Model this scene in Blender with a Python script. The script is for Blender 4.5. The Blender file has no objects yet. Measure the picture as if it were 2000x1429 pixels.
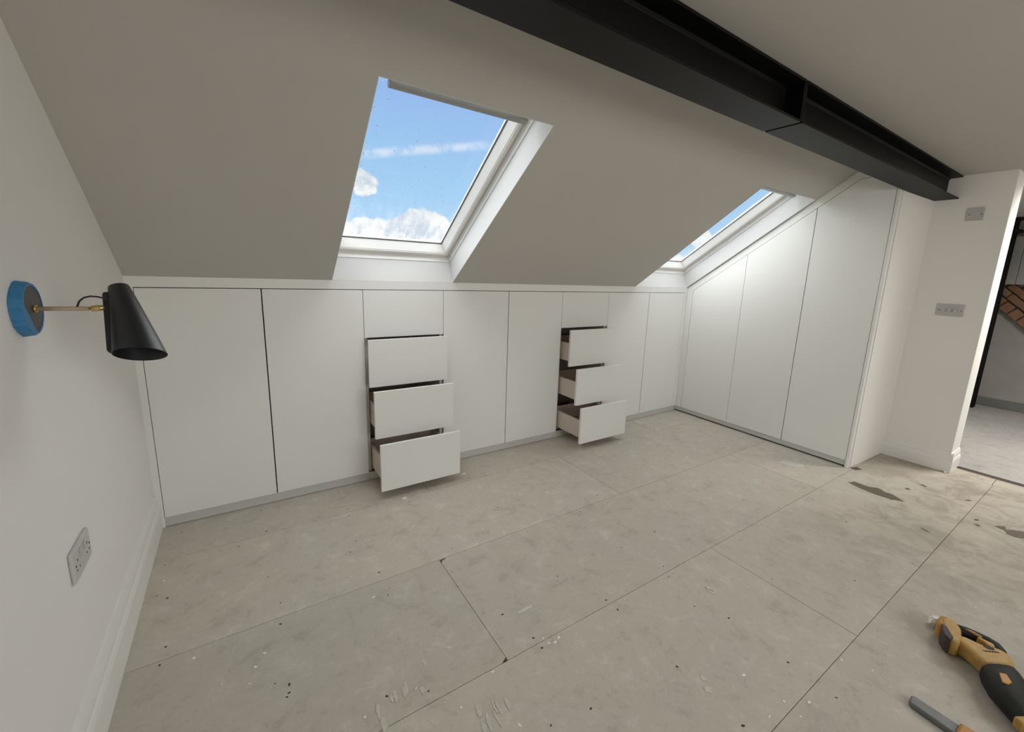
import bpy, bmesh, math, random
from mathutils import Vector, Matrix
random.seed(7)
scene = bpy.context.scene
COL = scene.collection

# ------------------------------------------------------------------ camera
cam_data = bpy.data.cameras.new('camera')
cam_data.sensor_fit = 'HORIZONTAL'
cam_data.sensor_width = 36.0
cam_data.lens = 828.72 / 2000 * 36.0
cam_data.shift_x = -31.52 / 2000
cam_data.shift_y = -19.91 / 2000
cam_data.clip_start = 0.02
cam = bpy.data.objects.new('camera', cam_data)
COL.objects.link(cam)
RX = Vector((0.82848648, -0.55875096, 0.03751698))
RY = Vector((-0.07595334, -0.17848865, -0.98100606))
RZ = Vector((0.55483443, 0.80990072, -0.19031444))
CAM = Vector((0.4226, -2.6115, 1.3310))
m3 = Matrix((RX, -RY, -RZ)).transposed()
cam.matrix_world = Matrix.Translation(CAM) @ m3.to_4x4()
scene.camera = cam

# ------------------------------------------------------------------ view transform
scene.view_settings.view_transform = 'Standard'
scene.view_settings.look = 'None'
scene.view_settings.gamma = 1.0
scene.view_settings.use_curve_mapping = False
scene.view_settings.exposure = 0.0
scene.cycles.max_bounces = 10
scene.cycles.diffuse_bounces = 7
scene.cycles.transparent_max_bounces = 12
scene.cycles.sample_clamp_indirect = 6.0

# ------------------------------------------------------------------ node helpers
def new_mat(name):
    m = bpy.data.materials.new(name)
    m.use_nodes = True
    return m, m.node_tree, m.node_tree.nodes['Principled BSDF']

def sock(nt, v):
    return v

def math_node(nt, op, a, b=None, c=None, clamp=False):
    n = nt.nodes.new('ShaderNodeMath'); n.operation = op; n.use_clamp = clamp
    for i, v in enumerate((a, b, c)):
        if v is None: continue
        if isinstance(v, (int, float)): n.inputs[i].default_value = v
        else: nt.links.new(v, n.inputs[i])
    return n.outputs[0]

def smooth(nt, v, lo, hi):
    n = nt.nodes.new('ShaderNodeMapRange'); n.interpolation_type = 'SMOOTHSTEP'
    nt.links.new(v, n.inputs['Value'])
    n.inputs['From Min'].default_value = lo; n.inputs['From Max'].default_value = hi
    return n.outputs['Result']

def noise(nt, vec, scale, detail=4.0, rough=0.55, dist=0.0):
    n = nt.nodes.new('ShaderNodeTexNoise')
    n.inputs['Scale'].default_value = scale; n.inputs['Detail'].default_value = detail
    n.inputs['Roughness'].default_value = rough; n.inputs['Distortion'].default_value = dist
    if vec is not None: nt.links.new(vec, n.inputs['Vector'])
    return n.outputs['Fac']

def mix(nt, fac, a, b):
    n = nt.nodes.new('ShaderNodeMix'); n.data_type = 'RGBA'
    for k, v in ((0, fac), (6, a), (7, b)):
        if isinstance(v, tuple): n.inputs[k].default_value = (*v[:3], 1.0)
        elif isinstance(v, (int, float)): n.inputs[k].default_value = v
        else: nt.links.new(v, n.inputs[k])
    return n.outputs[2]

# ------------------------------------------------------------------ world: blue sky with broken cumulus and a contrail
world = bpy.data.worlds.new('sky'); scene.world = world
world.use_nodes = True
wt = world.node_tree
bg = wt.nodes['Background']
tc = wt.nodes.new('ShaderNodeTexCoord')
vdir = tc.outputs['Generated']
sep = wt.nodes.new('ShaderNodeSeparateXYZ'); wt.links.new(vdir, sep.inputs[0])
zel = sep.outputs['Z']
ramp = wt.nodes.new('ShaderNodeValToRGB')
el = ramp.color_ramp.elements
el[0].position = 0.0; el[0].color = (0.52, 0.75, 0.98, 1)
el[1].position = 1.0; el[1].color = (0.16, 0.33, 0.74, 1)
e = el.new(0.17); e.color = (0.41, 0.67, 0.97, 1)
e = el.new(0.33); e.color = (0.33, 0.53, 0.90, 1)
wt.links.new(zel, ramp.inputs['Fac'])
def vec_dist(c):
    n = wt.nodes.new('ShaderNodeVectorMath'); n.operation = 'DISTANCE'
    wt.links.new(vdir, n.inputs[0]); n.inputs[1].default_value = c
    return n.outputs['Value']
def vec_dot(c):
    n = wt.nodes.new('ShaderNodeVectorMath'); n.operation = 'DOT_PRODUCT'
    wt.links.new(vdir, n.inputs[0]); n.inputs[1].default_value = c
    return n.outputs['Value']
n_big = noise(wt, vdir, 7.0, 6.0, 0.6)
n_fine = noise(wt, vdir, 26.0, 7.0, 0.62, 0.3)
fluff = math_node(wt, 'ADD', math_node(wt, 'MULTIPLY', n_big, 0.55), math_node(wt, 'MULTIPLY', n_fine, 0.45))
bank = math_node(wt, 'MULTIPLY', math_node(wt, 'SUBTRACT', 0.070, zel), 4.5)
bank = math_node(wt, 'MINIMUM', math_node(wt, 'MAXIMUM', bank, -0.30), 0.25)
def puff(c, r, amt):
    return math_node(wt, 'MULTIPLY', math_node(wt, 'SUBTRACT', 1.0, smooth(wt, vec_dist(c), 0.0, r)), amt)
dens = math_node(wt, 'ADD', fluff, bank)
for c, r, amt in (((0.232, 0.957, 0.170), 0.060, 0.62), ((0.30, 0.948, 0.080), 0.08, 0.32), ((0.350, 0.931, 0.105), 0.075, 0.42), ((0.23, 0.970, 0.07), 0.06, 0.3), ((0.40, 0.913, 0.08), 0.06, 0.25), ((0.818, 0.566, 0.088), 0.03, 0.6)):
    dens = math_node(wt, 'ADD', dens, puff(c, r, amt))
cloud = smooth(wt, dens, 0.54, 0.63)
ca, cb = Vector((0.234, 0.946, 0.224)), Vector((0.447, 0.856, 0.259))
nrm = ca.cross(cb).normalized()
axis = (cb - ca).normalized()
off = math_node(wt, 'ABSOLUTE', math_node(wt, 'ADD', vec_dot(nrm), math_node(wt, 'MULTIPLY', math_node(wt, 'SUBTRACT', n_big, 0.5), 0.012)))
trail = math_node(wt, 'SUBTRACT', 1.0, smooth(wt, off, 0.001, 0.013))
trail = math_node(wt, 'MULTIPLY', trail, smooth(wt, n_fine, 0.30, 0.58))
along = vec_dot(axis)
mid = (ca + cb).normalized().dot(axis)
trail = math_node(wt, 'MULTIPLY', trail, math_node(wt, 'SUBTRACT', 1.0, smooth(wt, math_node(wt, 'ABSOLUTE', math_node(wt, 'SUBTRACT', along, mid)), 0.09, 0.17)))
trail = math_node(wt, 'MULTIPLY', trail, 0.6)
shade_c = mix(wt, smooth(wt, n_fine, 0.35, 0.6), (0.66, 0.73, 0.84), (1.0, 1.0, 1.0))
skyc = mix(wt, cloud, ramp.outputs['Color'], shade_c)
skyc = mix(wt, trail, skyc, (0.92, 0.96, 1.0))
below = math_node(wt, 'SUBTRACT', 1.0, smooth(wt, zel, -0.06, -0.01))
skyc = mix(wt, below, skyc, (0.22, 0.22, 0.20))
wt.links.new(skyc, bg.inputs['Color'])
bg.inputs['Strength'].default_value = 1.0

# ------------------------------------------------------------------ lights
sun_d = bpy.data.lights.new('hazy_daylight', 'SUN')          # broad veiled daylight falling in through the roof windows
sun_d.energy = 11.5; sun_d.angle = math.radians(120); sun_d.color = (1.0, 0.97, 0.915)
sun = bpy.data.objects.new('hazy_daylight', sun_d); COL.objects.link(sun)
sun.rotation_euler = Vector((0.02, -0.42, -0.90)).to_track_quat('-Z', 'Y').to_euler()

def day_lamp(name, loc, aim, sx, sy, watts, col):
    d = bpy.data.lights.new(name, 'AREA'); d.shape = 'RECTANGLE'; d.size = sx; d.size_y = sy
    d.energy = watts; d.color = col
    o = bpy.data.objects.new(name, d); COL.objects.link(o); o.location = loc
    o.rotation_euler = Vector(aim).to_track_quat('-Z', 'Y').to_euler()
# added lamps for daylight: invented dormer behind the camera, invented rooflight over the landing
day_lamp('fill_lamp_dormer', (2.1, -4.95, 1.45), (0.0, 1.0, -0.12), 2.3, 1.15, 45, (1.0, 0.97, 0.92))
day_lamp('fill_lamp_landing', (5.47, -2.56, 2.36), (0.0, 0.0, -1.0), 0.8, 0.8, 75, (1.0, 0.96, 0.89))

# ------------------------------------------------------------------ materials
def obj_coords(nt):
    t = nt.nodes.new('ShaderNodeNewGeometry')
    return t.outputs['Position']

def paint(name, col, rough, var=0.02, scale=3.0, bump=0.0, bscale=90.0):
    m, nt, b = new_mat(name)
    pos = obj_coords(nt)
    f = noise(nt, pos, scale, 3.0)
    c1 = tuple(max(0, c - var) for c in col); c2 = tuple(min(1, c + var) for c in col)
    nt.links.new(mix(nt, f, c1, c2), b.inputs['Base Color'])
    b.inputs['Roughness'].default_value = rough
    if bump:
        bn = nt.nodes.new('ShaderNodeBump'); bn.inputs['Strength'].default_value = bump; bn.inputs['Distance'].default_value = 0.002
        nt.links.new(noise(nt, pos, bscale, 3.0), bn.inputs['Height'])
        nt.links.new(bn.outputs[0], b.inputs['Normal'])
    return m

M = {}
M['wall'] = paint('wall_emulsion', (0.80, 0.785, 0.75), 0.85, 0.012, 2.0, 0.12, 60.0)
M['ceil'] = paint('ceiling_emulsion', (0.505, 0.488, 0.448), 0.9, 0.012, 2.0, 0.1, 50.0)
M['lining'] = paint('window_lining', (0.66, 0.655, 0.64), 0.6, 0.01, 6.0)
M['trim'] = paint('trim_gloss', (0.80, 0.79, 0.76), 0.45, 0.01, 6.0)
M['door'] = paint('cupboard_lacquer', (0.80, 0.797, 0.77), 0.38, 0.008, 2.0)
M['plinth'] = paint('plinth_lacquer', (0.55, 0.55, 0.53), 0.4, 0.01, 3.0)
M['carcass'] = paint('carcass_board', (0.34, 0.28, 0.23), 0.6, 0.02, 20.0)
M['edge'] = paint('carcass_edging', (0.62, 0.61, 0.58), 0.5, 0.01, 20.0)
M['drawer'] = paint('drawer_board', (0.60, 0.51, 0.44), 0.55, 0.02, 16.0)
M['drawer_in'] = paint('drawer_shade_sheet', (0.30, 0.235, 0.19), 0.6, 0.02, 16.0)  # shade inside the drawers put into this darker brown
M['runner'] = paint('runner_steel', (0.55, 0.55, 0.55), 0.35, 0.02, 30.0); M['runner'].node_tree.nodes['Principled BSDF'].inputs['Metallic'].default_value = 0.8
M['steel'] = paint('black_steel_paint', (0.0022, 0.002, 0.0018), 0.5, 0.0005, 12.0, 0.25, 40.0)
M['steel'].node_tree.nodes['Principled BSDF'].inputs['Specular IOR Level'].default_value = 0.2
M['pvc'] = paint('window_lacquer', (0.80, 0.785, 0.75), 0.3, 0.012, 10.0)
M['gasket'] = paint('gasket_rubber', (0.03, 0.02, 0.022), 0.7, 0.005, 20.0)
M['alu'] = paint('bar_aluminium', (0.40, 0.41, 0.40), 0.42, 0.02, 40.0); M['alu'].node_tree.nodes['Principled BSDF'].inputs['Metallic'].default_value = 0.35
M['plate'] = paint('switch_plate', (0.50, 0.49, 0.48), 0.35, 0.01, 30.0)
M['plate_white'] = paint('switch_plate_white', (0.56, 0.55, 0.54), 0.3, 0.01, 30.0)
M['dark'] = paint('dark_recess', (0.02, 0.019, 0.018), 0.8, 0.004, 30.0)
M['shade'] = paint('lamp_black', (0.018, 0.018, 0.021), 0.4, 0.004, 40.0, 0.15, 120.0)
M['disc'] = paint('lamp_disc_dusty', (0.085, 0.078, 0.075), 0.6, 0.02, 30.0)
M['brass'] = paint('brass', (0.55, 0.42, 0.16), 0.35, 0.05, 60.0); M['brass'].node_tree.nodes['Principled BSDF'].inputs['Metallic'].default_value = 0.8
M['rod'] = paint('rod_dull_brass', (0.47, 0.38, 0.27), 0.5, 0.04, 50.0)
M['tape'] = paint('masking_tape_blue', (0.035, 0.20, 0.42), 0.5, 0.03, 60.0, 0.35, 70.0)
M['bulb'] = paint('bulb_glass', (0.85, 0.85, 0.85), 0.3, 0.01, 10.0)
M['cable'] = paint('cable_plastic', (0.03, 0.012, 0.03), 0.5, 0.005, 10.0)
M['yellow'] = paint('tool_yellow', (0.40, 0.24, 0.020), 0.55, 0.09, 45.0)
M['orange'] = paint('tool_orange', (0.42, 0.20, 0.025), 0.5, 0.05, 40.0)
M['rubber'] = paint('tool_rubber', (0.011, 0.012, 0.010), 0.6, 0.004, 30.0)
M['rubber'].node_tree.nodes['Principled BSDF'].inputs['Specular IOR Level'].default_value = 0.3
M['contact'] = paint('tool_contacts', (0.035, 0.022, 0.014), 0.6, 0.012, 60.0)
M['blade'] = paint('dull_iron', (0.16, 0.165, 0.165), 0.5, 0.05, 40.0); M['blade'].node_tree.nodes['Principled BSDF'].inputs['Metallic'].default_value = 0.5
M['flake'] = paint('paint_flake', (0.80, 0.78, 0.74), 0.8, 0.04, 60.0)
M['splash'] = paint('paint_splash', (0.58, 0.56, 0.51), 0.8, 0.06, 60.0)
M['smear'] = paint('plaster_smear', (0.54, 0.52, 0.465), 0.85, 0.06, 60.0)
M['splinter'] = paint('pale_wood', (0.72, 0.62, 0.48), 0.7, 0.05, 60.0)
M['stain'] = paint('damp_stain', (0.085, 0.066, 0.043), 0.45, 0.02, 40.0)
M['screw'] = paint('screw_dark', (0.03, 0.026, 0.022), 0.6, 0.01, 40.0)
M['sub'] = paint('subfloor_dark', (0.035, 0.03, 0.025), 0.9, 0.01, 20.0)
M['threshold'] = paint('threshold_strip', (0.055, 0.043, 0.035), 0.6, 0.012, 30.0)
M['brick'] = paint('old_brick', (0.185, 0.10, 0.055), 0.85, 0.05, 14.0, 0.8, 60.0)
M['render'] = paint('grey_render', (0.27, 0.262, 0.248), 0.9, 0.05, 5.0, 0.3, 30.0)
M['bulkhead'] = paint('bulkhead_board', (0.30, 0.295, 0.285), 0.8, 0.03, 6.0)
M['greyskirt'] = paint('grey_skirting', (0.13, 0.13, 0.12), 0.7, 0.03, 9.0)

def floor_mat(name, base, warm, light, dark, tint, bstrength, dirt_shade=False):
    m, nt, b = new_mat(name)
    pos = obj_coords(nt)
    big = noise(nt, pos, 1.6, 5.0, 0.6, 0.4)
    medv = noise(nt, pos, 9.0, 9.0, 0.72, 0.3)
    fine = noise(nt, pos, 34.0, 6.0, 0.72, 0.3)
    grit = noise(nt, pos, 160.0, 3.0, 0.6)
    c = mix(nt, smooth(nt, big, 0.40, 0.64), base, warm)
    c = mix(nt, math_node(nt, 'MULTIPLY', smooth(nt, medv, 0.52, 0.70), 0.6), c, light)
    c = mix(nt, math_node(nt, 'MULTIPLY', smooth(nt, medv, 0.48, 0.32), 0.6), c, dark)
    c = mix(nt, math_node(nt, 'MULTIPLY', smooth(nt, fine, 0.54, 0.72), 0.45), c, light)
    c = mix(nt, math_node(nt, 'MULTIPLY', smooth(nt, fine, 0.44, 0.28), 0.55), c, dark)
    c = mix(nt, math_node(nt, 'MULTIPLY', smooth(nt, grit, 0.60, 0.75), 0.22), c, dark)
    if dirt_shade:                       # brown dirt with soft shade painted in, towards the doorway
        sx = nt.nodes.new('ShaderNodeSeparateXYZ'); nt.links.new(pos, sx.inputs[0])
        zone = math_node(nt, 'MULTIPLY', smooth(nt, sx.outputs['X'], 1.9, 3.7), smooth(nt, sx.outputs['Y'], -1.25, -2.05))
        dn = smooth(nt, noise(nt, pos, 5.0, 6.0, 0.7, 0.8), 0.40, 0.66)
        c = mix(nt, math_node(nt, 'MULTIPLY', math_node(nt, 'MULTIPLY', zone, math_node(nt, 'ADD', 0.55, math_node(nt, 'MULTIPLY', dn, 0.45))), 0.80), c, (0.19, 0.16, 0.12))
    # board-to-board tone
    oi = nt.nodes.new('ShaderNodeObjectInfo')
    hs = nt.nodes.new('ShaderNodeHueSaturation')
    mr = nt.nodes.new('ShaderNodeMapRange'); nt.links.new(oi.outputs['Random'], mr.inputs['Value'])
    mr.inputs['To Min'].default_value = 1 - tint; mr.inputs['To Max'].default_value = 1 + tint
    nt.links.new(mr.outputs[0], hs.inputs['Value']); nt.links.new(c, hs.inputs['Color'])
    nt.links.new(hs.outputs[0], b.inputs['Base Color'])
    b.inputs['Roughness'].default_value = 0.72
    bn = nt.nodes.new('ShaderNodeBump'); bn.inputs['Strength'].default_value = bstrength; bn.inputs['Distance'].default_value = 0.003
    nt.links.new(fine, bn.inputs['Height']); nt.links.new(bn.outputs[0], b.inputs['Normal'])
    return m
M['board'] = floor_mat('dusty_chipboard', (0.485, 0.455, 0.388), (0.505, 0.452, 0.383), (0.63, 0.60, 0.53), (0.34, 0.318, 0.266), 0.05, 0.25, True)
M['concrete'] = floor_mat('grey_screed', (0.28, 0.272, 0.26), (0.31, 0.295, 0.275), (0.40, 0.39, 0.375), (0.19, 0.183, 0.172), 0.03, 0.2)

def glass_mat():
    m = bpy.data.materials.new('window_glass'); m.use_nodes = True
    nt = m.node_tree; nt.nodes.clear()
    out = nt.nodes.new('ShaderNodeOutputMaterial')
    tr = nt.nodes.new('ShaderNodeBsdfTransparent'); tr.inputs['Color'].default_value = (0.97, 0.985, 0.98, 1)
    gl = nt.nodes.new('ShaderNodeBsdfGlossy'); gl.inputs['Roughness'].default_value = 0.02
    fr = nt.nodes.new('ShaderNodeFresnel'); fr.inputs['IOR'].default_value = 1.35
    mx = nt.nodes.new('ShaderNodeMixShader')
    geo = nt.nodes.new('ShaderNodeNewGeometry')
    front = math_node(nt, 'SUBTRACT', 1.0, geo.outputs['Backfacing'])
    refl = math_node(nt, 'MULTIPLY', math_node(nt, 'MINIMUM', fr.outputs[0], 0.35), front)
    nt.links.new(refl, mx.inputs[0]); nt.links.new(tr.outputs[0], mx.inputs[1]); nt.links.new(gl.outputs[0], mx.inputs[2])
    # thin wet mist that thickens towards the lower edge of the pane
    tcn = nt.nodes.new('ShaderNodeTexCoord')
    sp = nt.nodes.new('ShaderNodeSeparateXYZ'); nt.links.new(tcn.outputs['Object'], sp.inputs[0])
    low = smooth(nt, sp.outputs['Y'], -0.55, -0.05)
    mp = nt.nodes.new('ShaderNodeMapping'); mp.inputs['Scale'].default_value = (30.0, 5.0, 1.0)
    nt.links.new(tcn.outputs['Object'], mp.inputs['Vector'])
    nz = noise(nt, mp.outputs[0], 1.0, 5.0, 0.65)
    fac = math_node(nt, 'MULTIPLY', math_node(nt, 'MULTIPLY', low, smooth(nt, nz, 0.35, 0.75)), math_node(nt, 'MULTIPLY', front, 0.10))
    tl = nt.nodes.new('ShaderNodeBsdfTranslucent'); tl.inputs['Color'].default_value = (0.92, 0.94, 0.96, 1)
    mx2 = nt.nodes.new('ShaderNodeMixShader')
    nt.links.new(fac, mx2.inputs[0]); nt.links.new(mx.outputs[0], mx2.inputs[1]); nt.links.new(tl.outputs[0], mx2.inputs[2])
    nt.links.new(mx2.outputs[0], out.inputs['Surface'])
    return m
M['glass'] = glass_mat()
def drop_mat():
    m = bpy.data.materials.new('rain_water'); m.use_nodes = True
    nt = m.node_tree; nt.nodes.clear()
    out = nt.nodes.new('ShaderNodeOutputMaterial')
    g = nt.nodes.new('ShaderNodeBsdfGlass'); g.inputs['IOR'].default_value = 1.22; g.inputs['Roughness'].default_value = 0.0
    nt.links.new(g.outputs[0], out.inputs['Surface'])
    return m
M['water'] = drop_mat()

# ------------------------------------------------------------------ mesh helpers
def world_loc(o):
    v = Vector((0, 0, 0))
    while o is not None:
        v += o.location; o = o.parent
    return v

def link(name, me, mat, parent=None):
    o = bpy.data.objects.new(name, me); COL.objects.link(o)
    if parent is not None: o.parent = parent
    if mat is not None: me.materials.append(M[mat] if isinstance(mat, str) else mat)
    return o

def mk(name, verts, faces, mat, parent=None, bev=0.0, seg=2, smooth_s=False, local=False):
    """one mesh object; verts in world space unless local (then in the parent's space)"""
    off = Vector((0, 0, 0)) if (local or parent is None) else world_loc(parent)
    bm = bmesh.new()
    vs = [bm.verts.new(Vector(v) - off) for v in verts]
    for f in faces:
        try: bm.faces.new([vs[i] for i in f])
        except ValueError: pass
    bmesh.ops.recalc_face_normals(bm, faces=bm.faces)
    if bev > 0:
        ed = [e for e in bm.edges if len(e.link_faces) == 2 and e.calc_face_angle(0) > 0.5]
        bmesh.ops.bevel(bm, geom=ed, offset=bev, segments=seg, profile=0.5, affect='EDGES', clamp_overlap=True)
    me = bpy.data.meshes.new(name); bm.to_mesh(me); bm.free()
    if smooth_s:
        for p in me.polygons: p.use_smooth = True
    return link(name, me, mat, parent)

def box(name, x, y, z, mat, parent=None, bev=0.0, local=False, seg=2):
    v = [(a, b, c) for a in x for b in y for c in z]
    f = [(0, 1, 3, 2), (4, 6, 7, 5), (0, 4, 5, 1), (2, 3, 7, 6), (0, 2, 6, 4), (1, 5, 7, 3)]
    return mk(name, v, f, mat, parent, bev, seg, local=local)

def prism(name, pts, axis, a0, a1, mat, parent=None, bev=0.0, local=False, seg=2):
    """polygon pts (two remaining axes in xyz order) extruded along axis"""
    def put(p, a):
        if axis == 'x': return (a, p[0], p[1])
        if axis == 'y': return (p[0], a, p[1])
        return (p[0], p[1], a)
    n = len(pts)
    v = [put(p, a0) for p in pts] + [put(p, a1) for p in pts]
    f = [tuple(range(n)), tuple(range(n, 2 * n))] + [(i, (i + 1) % n, n + (i + 1) % n, n + i) for i in range(n)]
    return mk(name, v, f, mat, parent, bev, seg, local=local)

def frame_of(d):
    d = Vector(d).normalized()
    u = d.cross(Vector((0, 0, 1)))
    if u.length < 1e-4: u = d.cross(Vector((1, 0, 0)))
    u.normalize()
    return d, u, d.cross(u).normalized()

def tube(name, path, radii, mat, parent=None, n=12, local=False, caps=True):
    path = [Vector(p) for p in path]
    if not isinstance(radii, (list, tuple)): radii = [radii] * len(path)
    v, f = [], []
    u = None
    for i, p in enumerate(path):
        d = (path[min(i + 1, len(path) - 1)] - path[max(i - 1, 0)]).normalized()
        if u is None: _, u, _ = frame_of(d)
        u = (u - d * u.dot(d)).normalized(); w = d.cross(u)
        for k in range(n):
            a = 2 * math.pi * k / n
            v.append(p + (u * math.cos(a) + w * math.sin(a)) * radii[i])
    for i in range(len(path) - 1):
        for k in range(n):
            f.append((i * n + k, i * n + (k + 1) % n, (i + 1) * n + (k + 1) % n, (i + 1) * n + k))
    if caps:
        f.append(tuple(range(n))); f.append(tuple(range((len(path) - 1) * n, len(path) * n)))
    o = mk(name, v, f, mat, parent, local=local)
    for p in o.data.polygons: p.use_smooth = len(p.vertices) == 4
    return o

def disc(name, c, axis, r, h, mat, parent=None, n=24, bev=0.0, local=False):
    c = Vector(c); d = Vector(axis).normalized()
    o = tube(name, [c, c + d * h], r, mat, parent, n, local)
    return o

def empty(name, loc):
    o = bpy.data.objects.new(name, None); COL.objects.link(o); o.location = loc
    o.empty_display_size = 0.05
    return o

def thing(o, label, cat, group=None):
    o['label'] = label; o['category'] = cat
    if group: o['group'] = group
    return o

def struct(o):
    o['kind'] = 'structure'
    return o

# ------------------------------------------------------------------ room dimensions (metres)
XW = 4.075                                   # front plane of the right-hand wardrobes
XR = 4.69                                    # room face of the right wall
TH = 0.225                                   # its thickness
ZC = 2.116                                   # flat ceiling
SL, Z0 = 0.677, 1.2546                       # slope: z = Z0 - SL*y
YC = -(ZC - Z0) / SL                         # where slope meets ceiling
YB = -4.6                                    # wall behind the camera
DT, DB = 1.20, 0.054                         # door top and bottom of the low row
def zs(y): return Z0 - SL * y
nlen = math.sqrt(1 + SL * SL)
TUP = Vector((0, -1, SL)) / nlen             # up the slope
NOUT = Vector((0, SL, 1)) / nlen             # out of the room
def slope_pt(x, a, o): return Vector((x, 0, Z0)) + TUP * a + NOUT * o

# ------------------------------------------------------------------ floor
floor = struct(box('floor', (-0.1, 4.86), (YB - 0.1, 0.6), (-0.06, -0.021), 'sub'))
ROWS = [0.30, -0.312, -0.938, -1.558, -2.186, -2.81, -3.43, -4.05, -4.55]
JOINTS = [[1.30, 3.4], [2.312], [1.108, 3.512], [2.312], [1.108], [2.312], [1.108, 3.512], [2.312], [1.108]]
CHIP = {(2, 1)}                              # board with its corner knocked off
for r in range(len(ROWS) - 1):
    xs = [-0.03] + JOINTS[r] + [4.697]
    y1, y0 = ROWS[r], ROWS[r + 1]
    for k in range(len(xs) - 1):
        g = 0.0009
        x0, x1 = xs[k] + g, xs[k + 1] - g
        a, b = y0 + g, y1 - g
        if (r, k) in CHIP:
            pts = [(x0, a), (x1, a), (x1, b), (x0 + 0.036, b), (x0 + 0.020, b - 0.010), (x0 + 0.008, b - 0.012), (x0, b - 0.026)]
        elif (r, k) == (2, 0):
            pts = [(x0, a + 0.012), (x0 + 0.5, a), (x1 - 0.022, a), (x1 - 0.010, a + 0.010), (x1, a + 0.014), (x1, b), (x0, b)]
        else:
            pts = [(x0, a), (x1, a), (x1, b), (x0, b)]
        dz = random.uniform(-0.0007, 0.0004)
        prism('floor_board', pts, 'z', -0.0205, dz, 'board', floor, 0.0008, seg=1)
for y0, y1 in ((-1.955, -2.178), (-2.181, -3.4), (-3.403, -4.55)):
    box('floor_board', (4.700, 4.856), (y1, y0), (-0.0205, -0.0006), 'board', floor, 0.001, seg=1)
box('threshold_strip', (4.858, 4.921), (YB, -1.95), (-0.022, -0.008), 'threshold', floor, 0.002)

# damp stains dried into the boards
def patch(name, pts, mat, parent, z=0.0008, jag=0.004, sub=4):
    out = []
    n = len(pts)
    for i in range(n):
        p, q = Vector((*pts[i], 0)), Vector((*pts[(i + 1) % n], 0))
        for k in range(sub):
            w = p.lerp(q, k / sub)
            out.append((w.x + random.uniform(-jag, jag), w.y + random.uniform(-jag, jag)))
    return prism(name, out, 'z', z - 0.0006, z, mat, parent)
STAINS = [[(3.809,-1.631),(3.862,-1.645),(3.866,-1.733),(3.898,-1.771),(3.872,-1.822),(3.876,-1.858),(3.824,-1.929),(3.781,-1.877),(3.772,-1.77),(3.782,-1.704)],
 [(3.945,-2.305),(3.992,-2.332),(3.982,-2.35),(3.937,-2.346),(3.936,-2.327)],
 [(3.931,-2.347),(3.974,-2.364),(4.01,-2.412),(3.978,-2.446),(3.905,-2.425),(3.885,-2.391),(3.889,-2.363)],
 [(4.232,-1.905),(4.248,-1.921),(4.233,-1.945),(4.221,-1.931)], [(4.215,-2.132),(4.247,-2.151),(4.234,-2.161),(4.214,-2.146)],
 [(4.064,-1.867),(4.09,-1.882),(4.075,-1.899),(4.049,-1.884)], [(3.941,-2.22),(3.961,-2.237),(3.942,-2.245),(3.924,-2.23)],
 [(3.867,-2.234),(3.878,-2.251),(3.863,-2.265),(3.851,-2.249)], [(3.53,-2.077),(3.533,-2.097),(3.514,-2.126),(3.51,-2.106)],
 [(4.10,-1.537),(4.17,-1.56),(4.15,-1.60),(4.09,-1.575)]]
for s in STAINS: patch('damp_stain', s, 'stain', floor)

floor_b = struct(box('floor', (4.921, 7.75), (YB - 0.1, 0.0), (-0.06, 0.0), 'concrete'))

# ------------------------------------------------------------------ walls and ceilings
wall_left = struct(prism('wall_left', [(YB - 0.1, -0.06), (0.67, -0.06), (0.67, zs(0.67) + 0.02), (YC, ZC + 0.02), (YB - 0.1, ZC + 0.02)], 'x', -0.12, 0.0, 'wall'))
wall_back = struct(box('wall_back', (-0.12, 7.8), (0.55, 0.67), (-0.06, 0.86), 'wall'))
wall_right = struct(prism('wall_right', [(-1.95, -0.06), (0.55, -0.06), (0.55, zs(0.55) + 0.02), (YC, ZC + 0.02), (-1.95, ZC + 0.02)], 'x', XR, XR + TH, 'wall', bev=0.003))
struct(box('wall_right', (XR, XR + TH), (YB, -2.78), (-0.06, ZC + 0.02), 'wall', bev=0.003))
wall_stub = struct(prism('wall_return', [(4.115, -1.534), (XR + 0.01, -1.556), (XR + 0.01, -1.536), (4.115, -1.520)], 'z', 0.0, ZC + 0.01, 'wall'))
# wall behind the camera with an invented dormer window for the added lamp
WX0, WX1, WZ0, WZ1 = 0.9, 3.3, 0.75, 1.98
fx = [-0.12, WX0, WX1, 7.8]; fz = [-0.06, WZ0, WZ1, ZC + 0.02]
fid = {}; fv = []; fc = []
for lay, y in ((0, YB), (1, YB - 0.12)):
    for i, x in enumerate(fx):
        for j, z in enumerate(fz):
            fid[(lay, i, j)] = len(fv); fv.append((x, y, z))
def slab_faces(ids, ni, nj, holes):
    out = []
    for i in range(ni):
        for j in range(nj):
            c = [(i, j), (i + 1, j), (i + 1, j + 1), (i, j + 1)]
            if (i, j) in holes:
                for k in range(4):
                    p, q = c[k], c[(k + 1) % 4]
                    out.append((ids[(0, *p)], ids[(0, *q)], ids[(1, *q)], ids[(1, *p)]))
            else:
                for lay in (0, 1): out.append(tuple(ids[(lay, *p)] for p in c))
    for i in range(ni):
        for j in (0, nj): out.append((ids[(0, i, j)], ids[(0, i + 1, j)], ids[(1, i + 1, j)], ids[(1, i, j)]))
    for j in range(nj):
        for i in (0, ni): out.append((ids[(0, i, j)], ids[(0, i, j + 1)], ids[(1, i, j + 1)], ids[(1, i, j)]))
    return out
struct(mk('wall_front', fv, slab_faces(fid, 3, 3, {(1, 1)}), 'wall'))
w3 = struct(empty('added_window', (WX0, YB - 0.08, WZ0)))
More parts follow.
